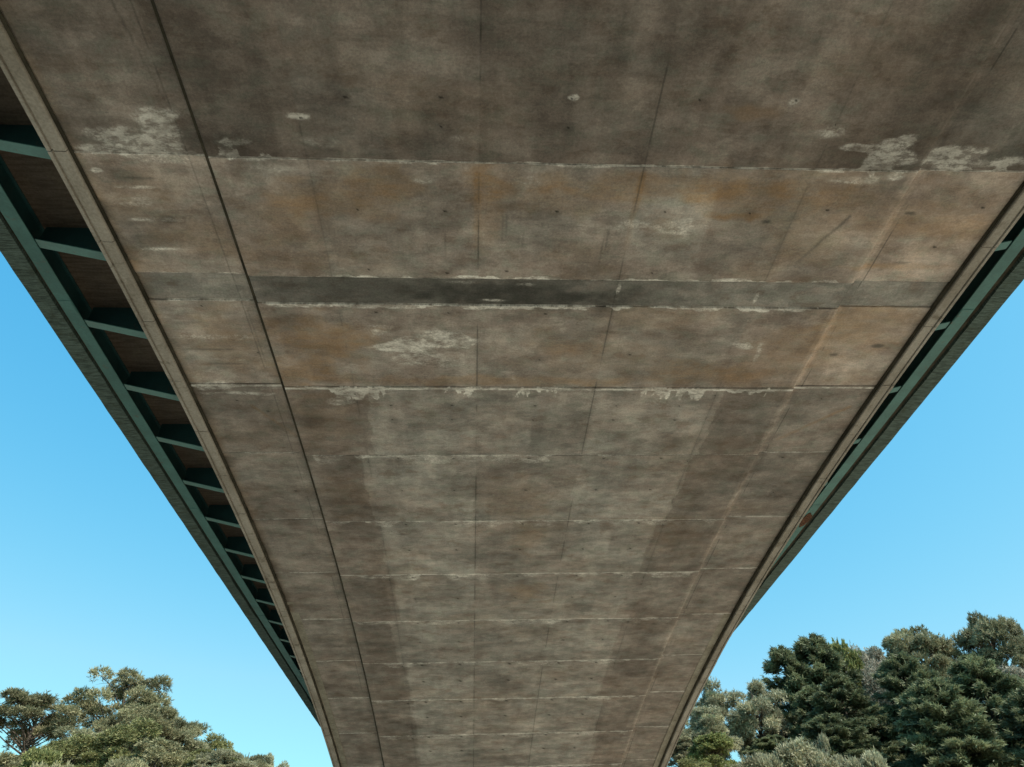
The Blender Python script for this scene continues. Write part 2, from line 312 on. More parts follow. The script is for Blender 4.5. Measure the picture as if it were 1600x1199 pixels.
def soffit_segment(y0, y1, res, name='soffit_segment', closure=False):
    g = .010 if 0 < y0 < 14 else .007
    ya, yb = y0 + g, y1 - g
    ny = max(3, int(round((yb - ya) / res)) + 1)
    ys = np.unique(np.concatenate([np.linspace(ya, yb, ny), [ya + .012, yb - .012]]))
    xa, xb = XL + .34, XR - .34
    xs = list(np.linspace(xa, xb, int((xb - xa) / res) + 1))
    for L in LINES + [-4.43, 7.46]: xs = [x for x in xs if abs(x - L) > .03] + [L - .02, L - .007, L + .007, L + .02]
    for G in (GL, GR): xs = [x for x in xs if abs(x - G) > .04] + [G - .03, G - .028, G + .028, G + .03]
    xs = np.array(sorted(xs)); X, Y = np.meshgrid(xs, ys)
    seed = int((y0 + 60) * 3) % 200
    # shape: outer strips stand ~9 cm higher; slight unevenness of the shuttering; groove on the left, fillet on the right
    Z = H + 9.78 - 0.0036 * (Y - YC - .2) ** 2
    out = (X < GL - .029) | (X > GR + .029)
    lift = .055 + .0035 * np.clip(Y - 6, 0, 30)
    Z = Z + np.where(out, lift, 0.0)
    Z = Z + .010 * (fbm(X * .7, Y * .9, seed, 3) - .5) + .004 * (fbm(X * 3, Y * 5, seed + 9, 3) - .5)
    Z = Z + np.where(np.abs(X - GL) < .029, .07, 0)
    if closure: Z = Z + .022
    # ---- masks
    s1 = fbm(X * .8, Y * 1.1, seed + 3); s2 = fbm(X * .35, Y * .5, 31); warp = fbm(X * 2.2, Y * 3.2, 17) - .5; warp2 = fbm(X * 2.2 + 9, Y * 3.2, 57) - .5
    jl = prg.uniform(-.30, .25); jr = prg.uniform(-.55, .25)
    edges = [-99, -4.14, LINES[0] + jl * (0 if y0 < 12.3 else 1)] + LINES[1:3] + [LINES[3] + jr * (0 if y0 < 12.3 else 1), 7.22, 99]; Xw = X + warp * .16 + (s1 - .5) * .25; pt = np.full_like(X, .95); pg = np.full_like(X, .4)
    front = y0 < 6.5; mid = 6.5 <= y0 < 12.3
    for i in range(len(edges) - 1):
        Xe = Xw if i in (1, 2, 4, 5) and y0 > 12.3 else X; sel = (Xe >= edges[i]) & (Xe < edges[i + 1])
        r = prg.uniform(-.09, .09); rg = prg.uniform(-.12, .12)
        if front: t, gq = (.78, .10) if i not in (0, 6) else (.84, .22)
        elif mid: t, gq = [(1.26, .30), (1.09, .18), (1.06, .40), (1.06, .42), (1.13, .36), (1.12, .12), (1.42, .10)][i]
        else: t, gq = [(.95, .55), (.72, .20), (1.18, .90), (.98, .50), (1.14, .85), (.74, .10), (.97, .45)][i]
        pt[sel] = t + r; pg[sel] = gq + rg
    if not front and not mid:          # soften borders of the pale middle so the patches are not ruler-cut
        sh = (fbm(X * .6, Y * .8, seed + 40) - .5) * 1.3
        k = ss(-2.9, -2.3, X + sh * .35) * ss(6.0, 4.9, X + sh)
        pt = pt * .55 + .45 * (.78 + .34 * k); pg = pg * .4 + .6 * (.28 + .55 * k)
    s4 = fbm(X * 1.7 + 2, Y * 2.6, seed + 60, 4)
    tone = pt * (.62 + .76 * s1) * (.80 + .40 * s4); tone = tone * (.88 + .24 * s2)
    grey = np.clip(pg + (fbm(X * .9 + 5, Y * 1.3, seed + 21) - .5) * (.8 if front else 1.2), 0, 1)
    if front: tone = tone ** .8 * .83
    if front:                          # long lengthwise runs on the pour nearest the viewer
        lr = fbm(X * 1.8, Y * .30, 77); tone = tone * (.88 + .28 * ss(.35, .66, lr)) * (.9 + .2 * fbm(X * 5, Y * .5, 78)) * (1 + .10 * ss(1.0, 4.2, X) * ss(6.8, 5.0, X))
        tone = tone * (1 - .14 * ss(5.7, 6.6, Y))
    rust = np.zeros_like(X); lime = np.zeros_like(X); damp = np.zeros_like(X); hole = np.zeros_like(X)
    rust += .34 * ss(.50, .74, fbm(X * .5 + 3, Y * .9, 63)) * (1.0 if (mid or closure) else .45)
    lime += .18 * ss(.60, .80, fbm(X * 1.1 + 3, Y * 2.0, 83))
    ch = {'rust': rust, 'lime': lime, 'damp': damp}
    for kind, x, y, rx, ry, st in BLOBS:
        if y + ry * 2.5 < y0 or y - ry * 2.5 > y1: continue
        if closure and kind == 'rust': continue
        d = np.sqrt(((X - x + warp * rx * 1.5) / rx) ** 2 + ((Y - y + warp2 * ry * 1.8) / ry) ** 2)
        ch[kind] += st * (.72 if (kind == 'rust' and x > 2.5) else 1.0) * ss(1.35, .45, d)
    for x0_, y0_, x1_, y1_, wd, st, kind in STREAKS:
        if max(y0_, y1_) < y0 - .2 or min(y0_, y1_) > y1 + .2: continue
        vx, vy = x1_ - x0_, y1_ - y0_; t = ((X - x0_) * vx + (Y - y0_) * vy) / (vx * vx + vy * vy); tc = np.clip(t, 0, 1)
        d = np.hypot(X - x0_ - tc * vx + warp * wd, Y - y0_ - tc * vy)
        ch[kind] += st * ss(wd, wd * .25, d) * (1 - .6 * tc)
    for jy, sg, xa_, xb_, reach, fr, st in FRINGES:
        if jy < y0 - .12 or jy > y1 + .12: continue
        n1 = fbm(X * fr, 0 * X + jy * 3.3, 5, 4) + (fbm(X * fr * 1.0, Y * 3, 15, 3) - .5) * .5
        ext = reach * ss(.36, .72, n1) * ss(0, .15, X - xa_) * ss(0, .15, xb_ - X)
        d = (Y - jy) * sg
        lime += st * ss(1.15, .75, d / (ext + 1e-3)) * (d > -.02) * (.65 + .6 * fbm(X * 3, Y * 4, 44))
    for L, st in zip(LINES, (.22, .60, .50, .22)):      # dark form lines, broken up along their length
        brk = ss(.36, .60, fbm(X * 0 + L * 3, Y * 1.1, 25))
        if closure: brk = brk * .3
        damp += st * brk * (np.abs(X - L) < .010)
        damp += .13 * brk * ss(.09, .02, np.abs(X - L))
    damp += .35 * ss(.45, .6, fbm(X * 0 + 2, Y * .9, 8)) * (np.abs(X + 4.43) < .010) + .60 * ss(.38, .55, fbm(X * 0 + 7, Y * 1.3, 9)) * (np.abs(X - 7.46) < .010)
    bandR = ss(.135, .11, np.abs(X - (GR + .03))); tone = tone * (1 + .24 * bandR); grey = grey * (1 - .5 * bandR)
    tone = tone * (1 + .10 * ss(.14, .10, np.abs(X - GL - .16)))
    damp += .85 * (np.abs(X - GL) < .0285)
    if closure:
        cdk = ss(-4.1, -3.9, X) * ss(7.0, 5.4, X + (s1 - .5)); tone = np.where(out, 1.06, .84) * (.82 + .36 * s1); grey = grey * 0 + .97; rust *= 0; tone = tone * (1 + .22 * ss(2.5, 5.0, X) * (X < 7.2))
        damp += .30 * cdk * (.5 + 1.0 * s1) * ss(6.5, 2.5, X)
    rag = fbm(X * 4, Y * 2.2, 91); capd = ss(.10 + .30 * rag, .0, X - (XL + .34)) ; damp += .50 * capd * ss(.42, .6, fbm(X * 0 + 1, Y * 1.3, 47)); rust += .35 * capd
    damp += .30 * ss(.10 + .15 * rag, .0, (XR - .34) - X)
    # dirt collected right at the joints
    dj = np.minimum(Y - y0, y1 - Y); damp += .45 * ss(.045, .01, dj) * ss(.4, .6, fbm(X * 1.5, Y * 0 + y0, 14))
    # shutter-board patches: soft-edged rectangles that follow the form lines
    pr = random.Random(seed * 7 + 3)
    for _ in range(int(9 * (y1 - y0) / 3) + (0 if closure else 2)):
        if closure: break
        wx = pr.choice([.66, 1.32, 1.32, 1.35, 2.64]); x0r = pr.choice([-6.1, -4.1, -2.6, -1.26, .08, 1.4, 2.72, 4.1, 5.52, 7.3]); y0r = pr.uniform(y0, y1); hy_ = pr.uniform(.4, 2.0); a_ = pr.uniform(-.17, .15); gg = pr.uniform(-.35, .35)
        mk = ss(-.04, .03, X - x0r + warp * .08) * ss(-.04, .03, x0r + wx - X + warp2 * .08) * ss(0, .25, Y - y0r + warp * .5) * ss(0, .25, y0r + hy_ - Y + warp2 * .5)
        tone = tone * (1 + a_ * mk); grey = np.clip(grey + gg * mk, 0, 1)
    for hx, hy in HOLES:
        if hy < y0 + .03 or hy > y1 - .03: continue
        i = np.argmin(np.abs(ys - hy)); j = np.argmin(np.abs(xs - hx)); hole[i, j] = 1.0
        if res < .05 and prg.random() < .6: hole[i, min(j + 1, len(xs) - 1)] = .8
        damp += .22 * ss(.16, .03, np.hypot(X - hx, (Y - hy)))
    # ---- mesh: grid + upturned rim
    nY, nX = X.shape
    V = np.stack([X, Y, Z], -1).reshape(-1, 3)
    idx = np.arange(nY * nX).reshape(nY, nX)
    Fq = np.stack([idx[:-1, :-1], idx[1:, :-1], idx[1:, 1:], idx[:-1, 1:]], -1).reshape(-1, 4)
    rim = np.concatenate([idx[0, :], idx[1:, -1], idx[-1, -2::-1], idx[-2:0:-1, 0]])
    RV = V[rim].copy(); RV[:, 2] += .30
    k = len(rim); ri = len(V) + np.arange(k); nx = np.roll(np.arange(k), -1)
    RF = np.stack([rim, rim[nx], ri[nx], ri], -1)
    V = np.concatenate([V, RV]); F = np.concatenate([Fq, RF])
    me = bpy.data.meshes.new(name); me.vertices.add(len(V)); me.vertices.foreach_set('co', V.ravel())
    me.loops.add(F.size); me.loops.foreach_set('vertex_index', F.ravel().astype(np.int32))
    me.polygons.add(len(F)); me.polygons.foreach_set('loop_start', np.arange(0, F.size, 4, dtype=np.int32)); me.polygons.foreach_set('loop_total', np.full(len(F), 4, dtype=np.int32))
    me.update(calc_edges=True); me.validate()
    for an, chs in (('wear', (tone, grey, np.clip(rust, 0, 1))), ('marks', (np.clip(lime, 0, 1), np.clip(damp, 0, 1), hole))):
        at = me.color_attributes.new(an, 'FLOAT_COLOR', 'POINT')
        D = np.ones((len(V), 4), dtype=np.float32)
        for c in range(3):
            D[:nX * nY, c] = chs[c].ravel(); D[nX * nY:, c] = chs[c].ravel()[rim]
        at.data.foreach_set('color', D.ravel())
    me.materials.append(M['soffit'])
    o = bpy.data.objects.new(name, me); COL.objects.link(o)
    return bpart(o)

o = soffit_segment(JY[0], JY[1], .025, 'closure_strip', True); o['label'] = 'narrow dark grey closure strip across the soffit'
for a, b_ in zip(JY[1:], JY[2:]):
    soffit_segment(a, b_, (.030 if a < 15 else .035) if a < 16 else (.05 if a < 25 else (.09 if a < 40 else .25)))
for a, b_ in zip(JB[1:], JB):
    o = soffit_segment(a, b_, .032 if b_ > 3 else .3)

# inside of the box: side walls, and an unseen backing added against light leaks
def strip_along(name, x0, x1, zf0, zf1, ya, yb, mat, step=1.0, parent=None, taper=0):
    mb = MB(); n = max(1, int((yb - ya) / step)); ys = np.linspace(ya, yb, n + 1)
    for y in ys:
        mb.V += [(x0, y, zf0(y)), (x1, y, zf0(y)), (x1, y, zf1(y)), (x0, y, zf1(y))]
    for i in range(n):
        b0 = i * 4
        for k in range(4):
            k2 = (k + 1) % 4; mb.F.append((b0 + k, b0 + 4 + k, b0 + 4 + k2, b0 + k2))
    mb.F.append((0, 1, 2, 3)); e = n * 4; mb.F.append((e + 3, e + 2, e + 1, e))
    return bpart(mb.obj(name, mat), parent)
Y0, Y1 = -41.6, 60.6
sw = lambda y: zs(y) + .12
for x0, x1 in ((XL + .05, XL + .60), (XR - .60, XR - .05)):
    strip_along('side_wall', x0, x1, sw, lambda y: ZD + .004, Y0, Y1, M['wall'])
strip_along('light_block_backing', XL + .61, XR - .61, lambda y: zs(y) + .45, lambda y: zs(y) + .75, Y0, Y1, M['wall'])

# precast edge caps along both soffit edges: a board, an outer lip, a joint every two metres
def edge_cap(side, ya, yb, k):
    dz = prg.uniform(-.006, .006)
    def X(u): return XL + u if side < 0 else XR - u
    g = .008; mb = MB(); n = max(2, int((yb - ya) / .5))
    prof = [(0.0, .34), (0.0, -.030), (.055, -.032), (.057, .010), (.092, .010), (.094, -.020), (.270, -.026), (.285, -.005), (.288, .20), (.10, .34)]
    ys = np.linspace(ya + g, yb - g, n + 1); m = len(prof)
    for y in ys:
        for u, h in prof: mb.V.append((X(u), y, zs(y) + h + dz))
    for i in range(n):
        for q in range(m):
            q2 = (q + 1) % m; f = (i * m + q, i * m + q2, (i + 1) * m + q2, (i + 1) * m + q)
            mb.F.append(f if side > 0 else f[::-1])
    mb.F.append(tuple(range(m))); mb.F.append(tuple(n * m + q for q in range(m))[::-1])
    return bpart(mb.obj('edge_cap', M['cap']))
capL = [-30 + i * 2.0 for i in range(17)] + [4.6, 6.60, 8.40, 10.40, 12.22, 14.05, 15.89, 17.75, 19.76, 21.72, 23.67] + [23.67 + 2 * i for i in range(1, 19)]
capR = [-30 + i * 2.0 for i in range(17)] + [4.25, 6.25, 8.23, 10.35, 12.27, 14.17, 16.15, 18.08, 20.07, 22.04] + [22.04 + 2 * i for i in range(1, 20)]
for a, b_ in zip(capL, capL[1:]): edge_cap(-1, a, b_, 0)
for a, b_ in zip(capR, capR[1:]): edge_cap(1, a, b_, 0)
# dark sealed groove between soffit and caps
for x0, x1 in ((XL + .289, XL + .339), (XR - .339, XR - .289)):
    strip_along('groove_seal', x0, x1, lambda y: zs(y) + .035, lambda y: zs(y) + .30, Y0, Y1, M['groove_and_shade'])
strip_along('drip_groove', GL - .026, GL + .026, lambda y: zs(y) + .028, lambda y: zs(y) + .065, -12, Y1, M['groove_and_shade'])
# thin cable lying in the right-hand groove, with one loose loop
mb = MB(); pts = []
y = 5.0; cr = random.Random(3)
while y < 30:
    if 9.0 < y < 9.1:
        for q in range(15):
            t = q / 14 * 2 * math.pi; pts.append((XR - .36 - .055 * (1 - math.cos(t)), 9.1 + .16 * math.sin(t) + q * .012, zs(9.1) - .03 - .002 * q))
        y = 9.35; continue
    pts.append((XR - .315 + cr.uniform(-.012, .012), y, zs(y) - .012 + cr.uniform(0, .008))); y += .28
mb.tube(pts, .010, 6); bpart(mb.obj('cable', M['cable'], smooth=True))

# ------------------------------------------------------------------ deck, steel edge
DY0, DY1 = -60.0, 100.0
LBX, RBX = (-9.86, -10.19), (12.80, 13.14)    # inner and outer edge of the beam flanges
mb = MB(); mb.box(LBX[1] - .02, XL - .0, DY0, DY1, ZD, ZD + .34); mb.box(XR, RBX[1] + .02, DY0, DY1, ZD, ZD + .34)
mb.box(XL + .002, XR - .002, DY0, DY1, ZD + .005, ZD + .342); bpart(mb.obj('deck_slab', M['deck']))
mb = MB(); mb.box(-9.2, 12.2, DY0, DY1, ZD + .343, ZD + .40); bpart(mb.obj('road_surface', M['asphalt']))
def fascia(x0, x1):
    mb = MB(); n = 320; yy = np.linspace(DY0, DY1, n + 1)
    fr = random.Random(int(x0 * 10)); s = 1 if x1 > x0 else -1
    for i, y in enumerate(yy):
        j = fr.uniform(-.012, .012)
        if i % 9 == 0: nj = fr.uniform(0, .05) * (fr.random() < .5)
        mb.V += [(x0 - j * .3 + s * nj, y, ZB + .03 + fr.uniform(-.012, .012)), (x1, y, ZB + .02 + fr.uniform(-.008, .008)), (x1, y, ZB + 1.45), (x1 - s * .16, y, ZB + 1.45), (x1 - s * .20, y, ZD + .40), (x0, y, ZD + .40)]
    for i in range(n):
        for k in range(6):
            k2 = (k + 1) % 6; f = (i * 6 + k, i * 6 + 6 + k, i * 6 + 6 + k2, i * 6 + k2); mb.F.append(f)
    mb.F.append(tuple(range(6))); mb.F.append(tuple(n * 6 + q for q in range(6))[::-1])
    return bpart(mb.obj('fascia', M['fascia']))
fascia(-10.32, -10.78); fascia(13.36, 13.83)
mb = MB(); mb.box(-10.30, LBX[1] - .021, DY0, DY1, ZD + .10, ZD + .39); mb.box(RBX[1] + .021, 13.35, DY0, DY1, ZD + .10, ZD + .39); bpart(mb.obj('edge_gap_slab', M['deck']))
mb = MB(); mb.box(-10.30, LBX[1] - .005, DY0, DY1, ZB + .10, ZB + .30); mb.box(RBX[1] + .005, 13.35, DY0, DY1, ZB + .10, ZB + .30); bpart(mb.obj('gap_shade_strip', M['groove_and_shade']))  # dark strip added in the open gap, standing in for its shade
for (xi, xo) in (LBX, RBX):
    s = 1 if xo > xi else -1
    mb = MB(); mb.box(min(xi, xo), max(xi, xo), DY0, DY1, ZB, ZB + .03)
    bm_ = bpart(mb.obj('edge_beam', M['steel'])); bm_['label'] = 'long teal green steel edge beam under the deck'
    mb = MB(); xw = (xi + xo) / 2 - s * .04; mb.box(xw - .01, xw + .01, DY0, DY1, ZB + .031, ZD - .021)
    bpart(mb.obj('beam_web', M['steel_shaded']), bm_)
    mb = MB(); mb.box(min(xi, xo) + .05, max(xi, xo) - .05, DY0, DY1, ZD - .02, ZD - .003); bpart(mb.obj('top_flange', M['steel_shaded']), bm_)
    for y in np.arange(2.4, 60, 10.5):
        mb = MB(); mb.box(min(xi, xo) + .02, max(xi, xo) - .02, y, y + .45, ZB - .010, ZB - .001); bpart(mb.obj('splice_plate', M['steel']), bm_)
# tapered brackets: sloping bottom flange + web + end plate
def bracket(side):
    s = side; xin, xout = (XL + .04, -9.84) if s < 0 else (XR - .04, 12.76)
    zi, zo = H + 11.93, ZB + .012
    f = MB(); f.hexa([(xin, -.125, zi), (xout, -.125, zo), (xout, .125, zo), (xin, .125, zi), (xin, -.125, zi + .025), (xout, -.125, zo + .025), (xout, .125, zo + .025), (xin, .125, zi + .025)] )
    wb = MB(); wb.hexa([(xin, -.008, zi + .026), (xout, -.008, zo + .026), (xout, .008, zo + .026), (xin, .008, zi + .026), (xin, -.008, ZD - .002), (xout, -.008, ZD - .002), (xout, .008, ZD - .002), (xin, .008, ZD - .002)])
    o = f.obj('bracket', M['steel']); bw = wb.obj('bracket_web', M['steel_shaded']); bw.parent = o
    return o, bw
for side, ya, st in ((-1, 11.11, 2.62), (1, 10.73, 2.79)):
    o0, w0 = bracket(side); first = True
    k0, k1 = int((-8 - ya) / st), int((58 - ya) / st)
    for k in range(k0, k1 + 1):
        if first: o, wv = o0, w0; first = False
        else:
            o = o0.copy(); COL.objects.link(o); wv = w0.copy(); COL.objects.link(wv); wv.parent = o
        o.parent = bridge; o.matrix_parent_inverse = bridge_inv; o.location = (0, ya + k * st, 0); o['group'] = 'steel brackets under the deck edges'
# rusted patch where the right beam's paint has gone
rp = MB(); rr = random.Random(8); ring = [(12.98 + .19 * math.cos(t) * rr.uniform(.75, 1.05), 24.6 + .62 * math.sin(t) * rr.uniform(.7, 1.1)) for t in np.linspace(0, 2 * math.pi, 22)[:-1]]
nR = len(ring)
for (x, y) in ring: rp.V.append((x, y, ZB - .016))
for (x, y) in ring: rp.V.append((x, y, ZB - .002))
rp.F = [tuple(range(nR))[::-1]] + [(i, (i + 1) % nR, nR + (i + 1) % nR, nR + i) for i in range(nR)]
o = bpart(rp.obj('rust_patch', M['rust'])); 

# ------------------------------------------------------------------ terrain
def hterr(x, y):
    d = np.abs(y - YC); s = np.clip((d - 10.5) / 54.0, 0, 1); s = s * s * (3 - 2 * s)
    return -20 + 31 * s + 1.2 * (fbm(x * .06 + 40, y * .06 + 40, 3, 4) - .5) * 2 * np.clip(s * 3, 0, 1) + np.clip(d - 75, 0, 400) * .02 - .9 * np.clip(1 - np.abs(x - XC) / 16, 0, 1) * s
gx = np.concatenate([np.linspace(-2500, -140, 30), np.linspace(-135, 135, 109), np.linspace(140, 2500, 30)])
gy = np.concatenate([np.linspace(-2500, -140, 30), np.linspace(-135, 155, 117), np.linspace(160, 2500, 30)])
GX, GY = np.meshgrid(gx, gy); GZ = hterr(GX, GY) + H
V = np.stack([GX, GY, GZ], -1).reshape(-1, 3); idx = np.arange(GX.size).reshape(GX.shape)
F = np.stack([idx[:-1, :-1], idx[:-1, 1:], idx[1:, 1:], idx[1:, :-1]], -1).reshape(-1, 4)
m, nt2, b = newmat('dry_grass_and_sand', .95, .1); N = NT(nt2)
a = N.noise(.12, 6, .6, N.coords()); f = N.noise(3.0, 6, .7, N.coords())
nt2.links.new(N.scale(N.mix(N.ramp(a, .4, .6), (0.39, 0.335, 0.270), (0.25, 0.225, 0.155)), N.ramp(f, .3, .7, .75, 1.2)), b.inputs['Base Color']); M['ground'] = m
g = mesh_obj('ground', V, F, M['ground'], smooth=True); tag(g, kind='structure')

# ------------------------------------------------------------------ foliage
def leaf_mat(name, c1, c2, trans=.25):
    m, nt, b = newmat(name, .55, .3); N = NT(nt)
    at = N.n('ShaderNodeAttribute', attribute_name='tint'); oi = N.n('ShaderNodeObjectInfo')
    sp = N.n('ShaderNodeSeparateColor'); nt.links.new(at.outputs['Color'], sp.inputs[0])
    col = N.mix(sp.outputs[0], c1, c2)
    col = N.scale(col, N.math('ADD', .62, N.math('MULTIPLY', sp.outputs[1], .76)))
    col = N.scale(col, N.math('ADD', .85, N.math('MULTIPLY', oi.outputs['Random'], .3)))
    nt.links.new(col, b.inputs['Base Color'])
    tr = N.n('ShaderNodeBsdfTranslucent'); mx = N.n('ShaderNodeMixShader'); mx.inputs[0].default_value = trans
    nt.links.new(col, tr.inputs[0]); nt.links.new(b.outputs[0], mx.inputs[1]); nt.links.new(tr.outputs[0], mx.inputs[2])
    nt.links.new(mx.outputs[0], nt.nodes['Material Output'].inputs[0])
    return m
M['bark'] = concrete_mat('bark', (0.05, 0.038, 0.03), (0.11, 0.085, 0.065), (3, 3, .6), 10)
M['twig'] = concrete_mat('pale_twigs', (0.16, 0.13, 0.115), (0.24, 0.20, 0.18), (1, 1, 1), 10)
L_OLIVE = leaf_mat('olive_pine_needles', (0.165, 0.155, 0.080), (0.38, 0.345, 0.195), .3)
L_PINE = leaf_mat('grey_green_pine_needles', (0.15, 0.152, 0.082), (0.38, 0.35, 0.21), .3)
L_MID = leaf_mat('mid_green_leaves', (0.14, 0.145, 0.058), (0.38, 0.36, 0.16), .3)
L_PALE = leaf_mat('pale_pine_needles', (0.23, 0.225, 0.14), (0.52, 0.48, 0.31), .3)
L_DARK = leaf_mat('dark_conifer_foliage', (0.050, 0.066, 0.034), (0.24, 0.25, 0.13), .25)
L_LIME = leaf_mat('fresh_lime_leaves', (0.16, 0.175, 0.06), (0.33, 0.335, 0.13), .35)
L_GREY = leaf_mat('grey_green_leaves', (0.19, 0.18, 0.13), (0.42, 0.38, 0.30), .3)
L_TWIG = leaf_mat('bare_pinkish_twigs', (0.15, 0.125, 0.115), (0.26, 0.225, 0.21), .1)

def rdir(rs, n):
    v = rs.normal(size=(n, 3)); return v / np.linalg.norm(v, axis=1, keepdims=True)
def blades(P, D, L, Wd, rs, tint):          # one tapered quad per blade
    n = len(P); side = np.cross(D, rdir(rs, n)); side /= np.linalg.norm(side, axis=1, keepdims=True) + 1e-9
    L = L[:, None]; Wd = Wd[:, None]
    v0 = P - side * Wd * .35; v1 = P + side * Wd * .35; v2 = P + D * L * .65 + side * Wd * .5; v3 = P + D * L - side * Wd * .12
    V = np.stack([v0, v1, v2, v3], 1).reshape(-1, 3); F = np.arange(n * 4).reshape(n, 4); T = np.repeat(tint, 4, axis=0)
    return V, F, T
def crown_mesh(parts, mat, name='crown'):
    V = np.concatenate([p[0] for p in parts]); T = np.concatenate([p[2] for p in parts]); F = []; o = 0
    for p in parts: F.append(p[1] + o); o += len(p[0])
    F = np.concatenate(F)
    me = bpy.data.meshes.new(name); me.vertices.add(len(V)); me.vertices.foreach_set('co', V.astype(np.float32).ravel())
    me.loops.add(F.size); me.loops.foreach_set('vertex_index', F.ravel().astype(np.int32))
    me.polygons.add(len(F)); me.polygons.foreach_set('loop_start', np.arange(0, F.size, 4, dtype=np.int32)); me.polygons.foreach_set('loop_total', np.full(len(F), 4, dtype=np.int32))
    me.update(calc_edges=True)
    at = me.color_attributes.new('tint', 'FLOAT_COLOR', 'POINT'); D = np.ones((len(V), 4), dtype=np.float32); D[:, :2] = T; at.data.foreach_set('color', D.ravel())
    me.materials.append(mat)
    return me
def puff(c, r, rs, ntuft, tl, tw, nb, up=.35, flat=.7, tb=None):   # a clump: tufts over its upper shell, a few inside
    d = rdir(rs, ntuft); d[:, 2] = np.where(d[:, 2] < -.35, -d[:, 2] * .6, d[:, 2]); d /= np.linalg.norm(d, axis=1, keepdims=True)
    rad = r * (rs.uniform(.25, 1.0, ntuft) ** .45)
    P = np.array(c) + d * rad[:, None] * np.array([1, 1, flat]) + rs.normal(size=(ntuft, 3)) * r * .08
    base = d + np.array([0, 0, up]); base /= np.linalg.norm(base, axis=1, keepdims=True)
    P2 = np.repeat(P, nb, 0); B = np.repeat(base, nb, 0) + rs.normal(size=(ntuft * nb, 3)) * .65; B /= np.linalg.norm(B, axis=1, keepdims=True)
    t = np.clip(.5 + rs.normal(size=(ntuft, 2)) * .22 + (0 if tb is None else tb), 0, 1); t = np.repeat(t, nb, 0)
    return blades(P2, B, tl * rs.uniform(.6, 1.3, ntuft * nb), tw * rs.uniform(.7, 1.3, ntuft * nb), rs, t)
def limb(mb, a, b, r0, r1, rnd, bend=.12, n=5, sides=5):
    a = Vector(a); b = Vector(b); L = (b - a).length; off = Vector((rnd.uniform(-1, 1), rnd.uniform(-1, 1), rnd.uniform(-.3, .9))) * L * bend
    pts = [a.lerp(b, t) + off * math.sin(math.pi * t) for t in [i / (n - 1) for i in range(n)]]
    mb.tube(pts, [r0 + (r1 - r0) * i / (n - 1) for i in range(n)], sides)
    return pts

def proto_pine(seed, Ht, Wd, crown0, mat, nclump=42, pr=1.0, open_=.5, tuft=(120, .40, .075, 6)):
    rs = np.random.default_rng(seed); rnd = random.Random(seed); mb = MB(); parts = []
    lean = rnd.uniform(-.4, .4); top = Vector((lean, rnd.uniform(-.4, .4), Ht * .93))
    tr = [Vector((0, 0, -1.5)), Vector((0, 0, Ht * .2)), Vector((lean * .5, 0, Ht * .5)), Vector((lean, .1, Ht * .75)), top]
    mb.tube(tr, [.30, .25, .19, .12, .03], 7)
    zc = Ht * (crown0 + 1) / 2; rz = Ht * (1 - crown0) / 2; rx = Wd / 2
    for i in range(nclump):
        for _ in range(40):
            d = rdir(rs, 1)[0] * rs.uniform(open_, 1.0) ** .6
            p = np.array([d[0] * rx * .86, d[1] * rx * .86, zc + d[2] * rz * .86])
            if d[2] > -.55 or rs.random() < .3: break
        r = pr * rs.uniform(.65, 1.25)
        p = p + rs.normal(size=3) * .3; p[2] = min(p[2], Ht - r * .6)
        h0 = max(Ht * crown0 * .85, p[2] - np.hypot(p[0], p[1]) * .75 - .3); h0 = min(h0, Ht * .9); t = h0 / Ht
        start = Vector((lean * min(1, t * 1.2), 0, h0))
        pts = limb(mb, start, tuple(p), .085, .02, rnd)
        for q in range(3):
            e = Vector(p) + Vector(rdir(rs, 1)[0]) * r * .8; limb(mb, pts[3], e, .025, .008, rnd, .1, 3, 3)
        tb = rs.normal() * .15
        parts.append(puff(p, r, rs, tuft[0], tuft[1], tuft[2], tuft[3], tb=tb))
    return mb, parts, mat, Ht, Wd
def proto_fir(seed, Ht, Wd, mat, n=150, tip=1.0):
    rs = np.random.default_rng(seed); rnd = random.Random(seed); mb = MB(); parts = []
    mb.tube([(0, 0, -1.5), (0, 0, Ht * .5), (.05, 0, Ht * .97)], [.28, .16, .03], 7)
    for i in range(n):
        u = (i + rs.random()) / n; z = Ht * (.06 + .92 * u); L = Wd / 2 * (1 - u ** 1.7) ** .7 * rs.uniform(.72, 1.12) + .25; az = rs.uniform(0, 2 * math.pi)
        ex = np.array([math.cos(az), math.sin(az), 0]); droop = rs.uniform(-.05, .30)
        end = np.array([0, 0, z]) + ex * L + np.array([0, 0, L * (.45 - droop * 1.3) if u > .6 else L * (.15 - droop)])
        mb.tube([(0, 0, z), tuple(end)], [.03, .008], 3)
        ns = int(26 + L * 52); t = rs.uniform(.25, 1.02, ns) ** .75; side = np.cross(ex, [0, 0, 1.0])
        P = np.array([0, 0, z]) + (end - [0, 0, z]) * t[:, None] + side * (rs.normal(size=ns) * .16 * L * (1.15 - t))[:, None] + rs.normal(size=(ns, 3)) * .12
        D = ex * 1.0 + side * rs.normal(size=(ns, 1)) * .7 + np.array([0, 0, 1]) * (rs.normal(size=(ns, 1)) * .35 + .25) ; D /= np.linalg.norm(D, axis=1, keepdims=True)
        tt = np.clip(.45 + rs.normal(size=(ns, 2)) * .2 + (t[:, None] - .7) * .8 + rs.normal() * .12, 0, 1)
        nb = 3; P2 = np.repeat(P, nb, 0); D2 = np.repeat(D, nb, 0) + rs.normal(size=(ns * nb, 3)) * .45; D2 /= np.linalg.norm(D2, axis=1, keepdims=True)
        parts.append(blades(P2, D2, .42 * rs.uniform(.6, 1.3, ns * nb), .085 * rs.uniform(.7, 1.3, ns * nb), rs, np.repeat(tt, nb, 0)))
    return mb, parts, mat, Ht, Wd
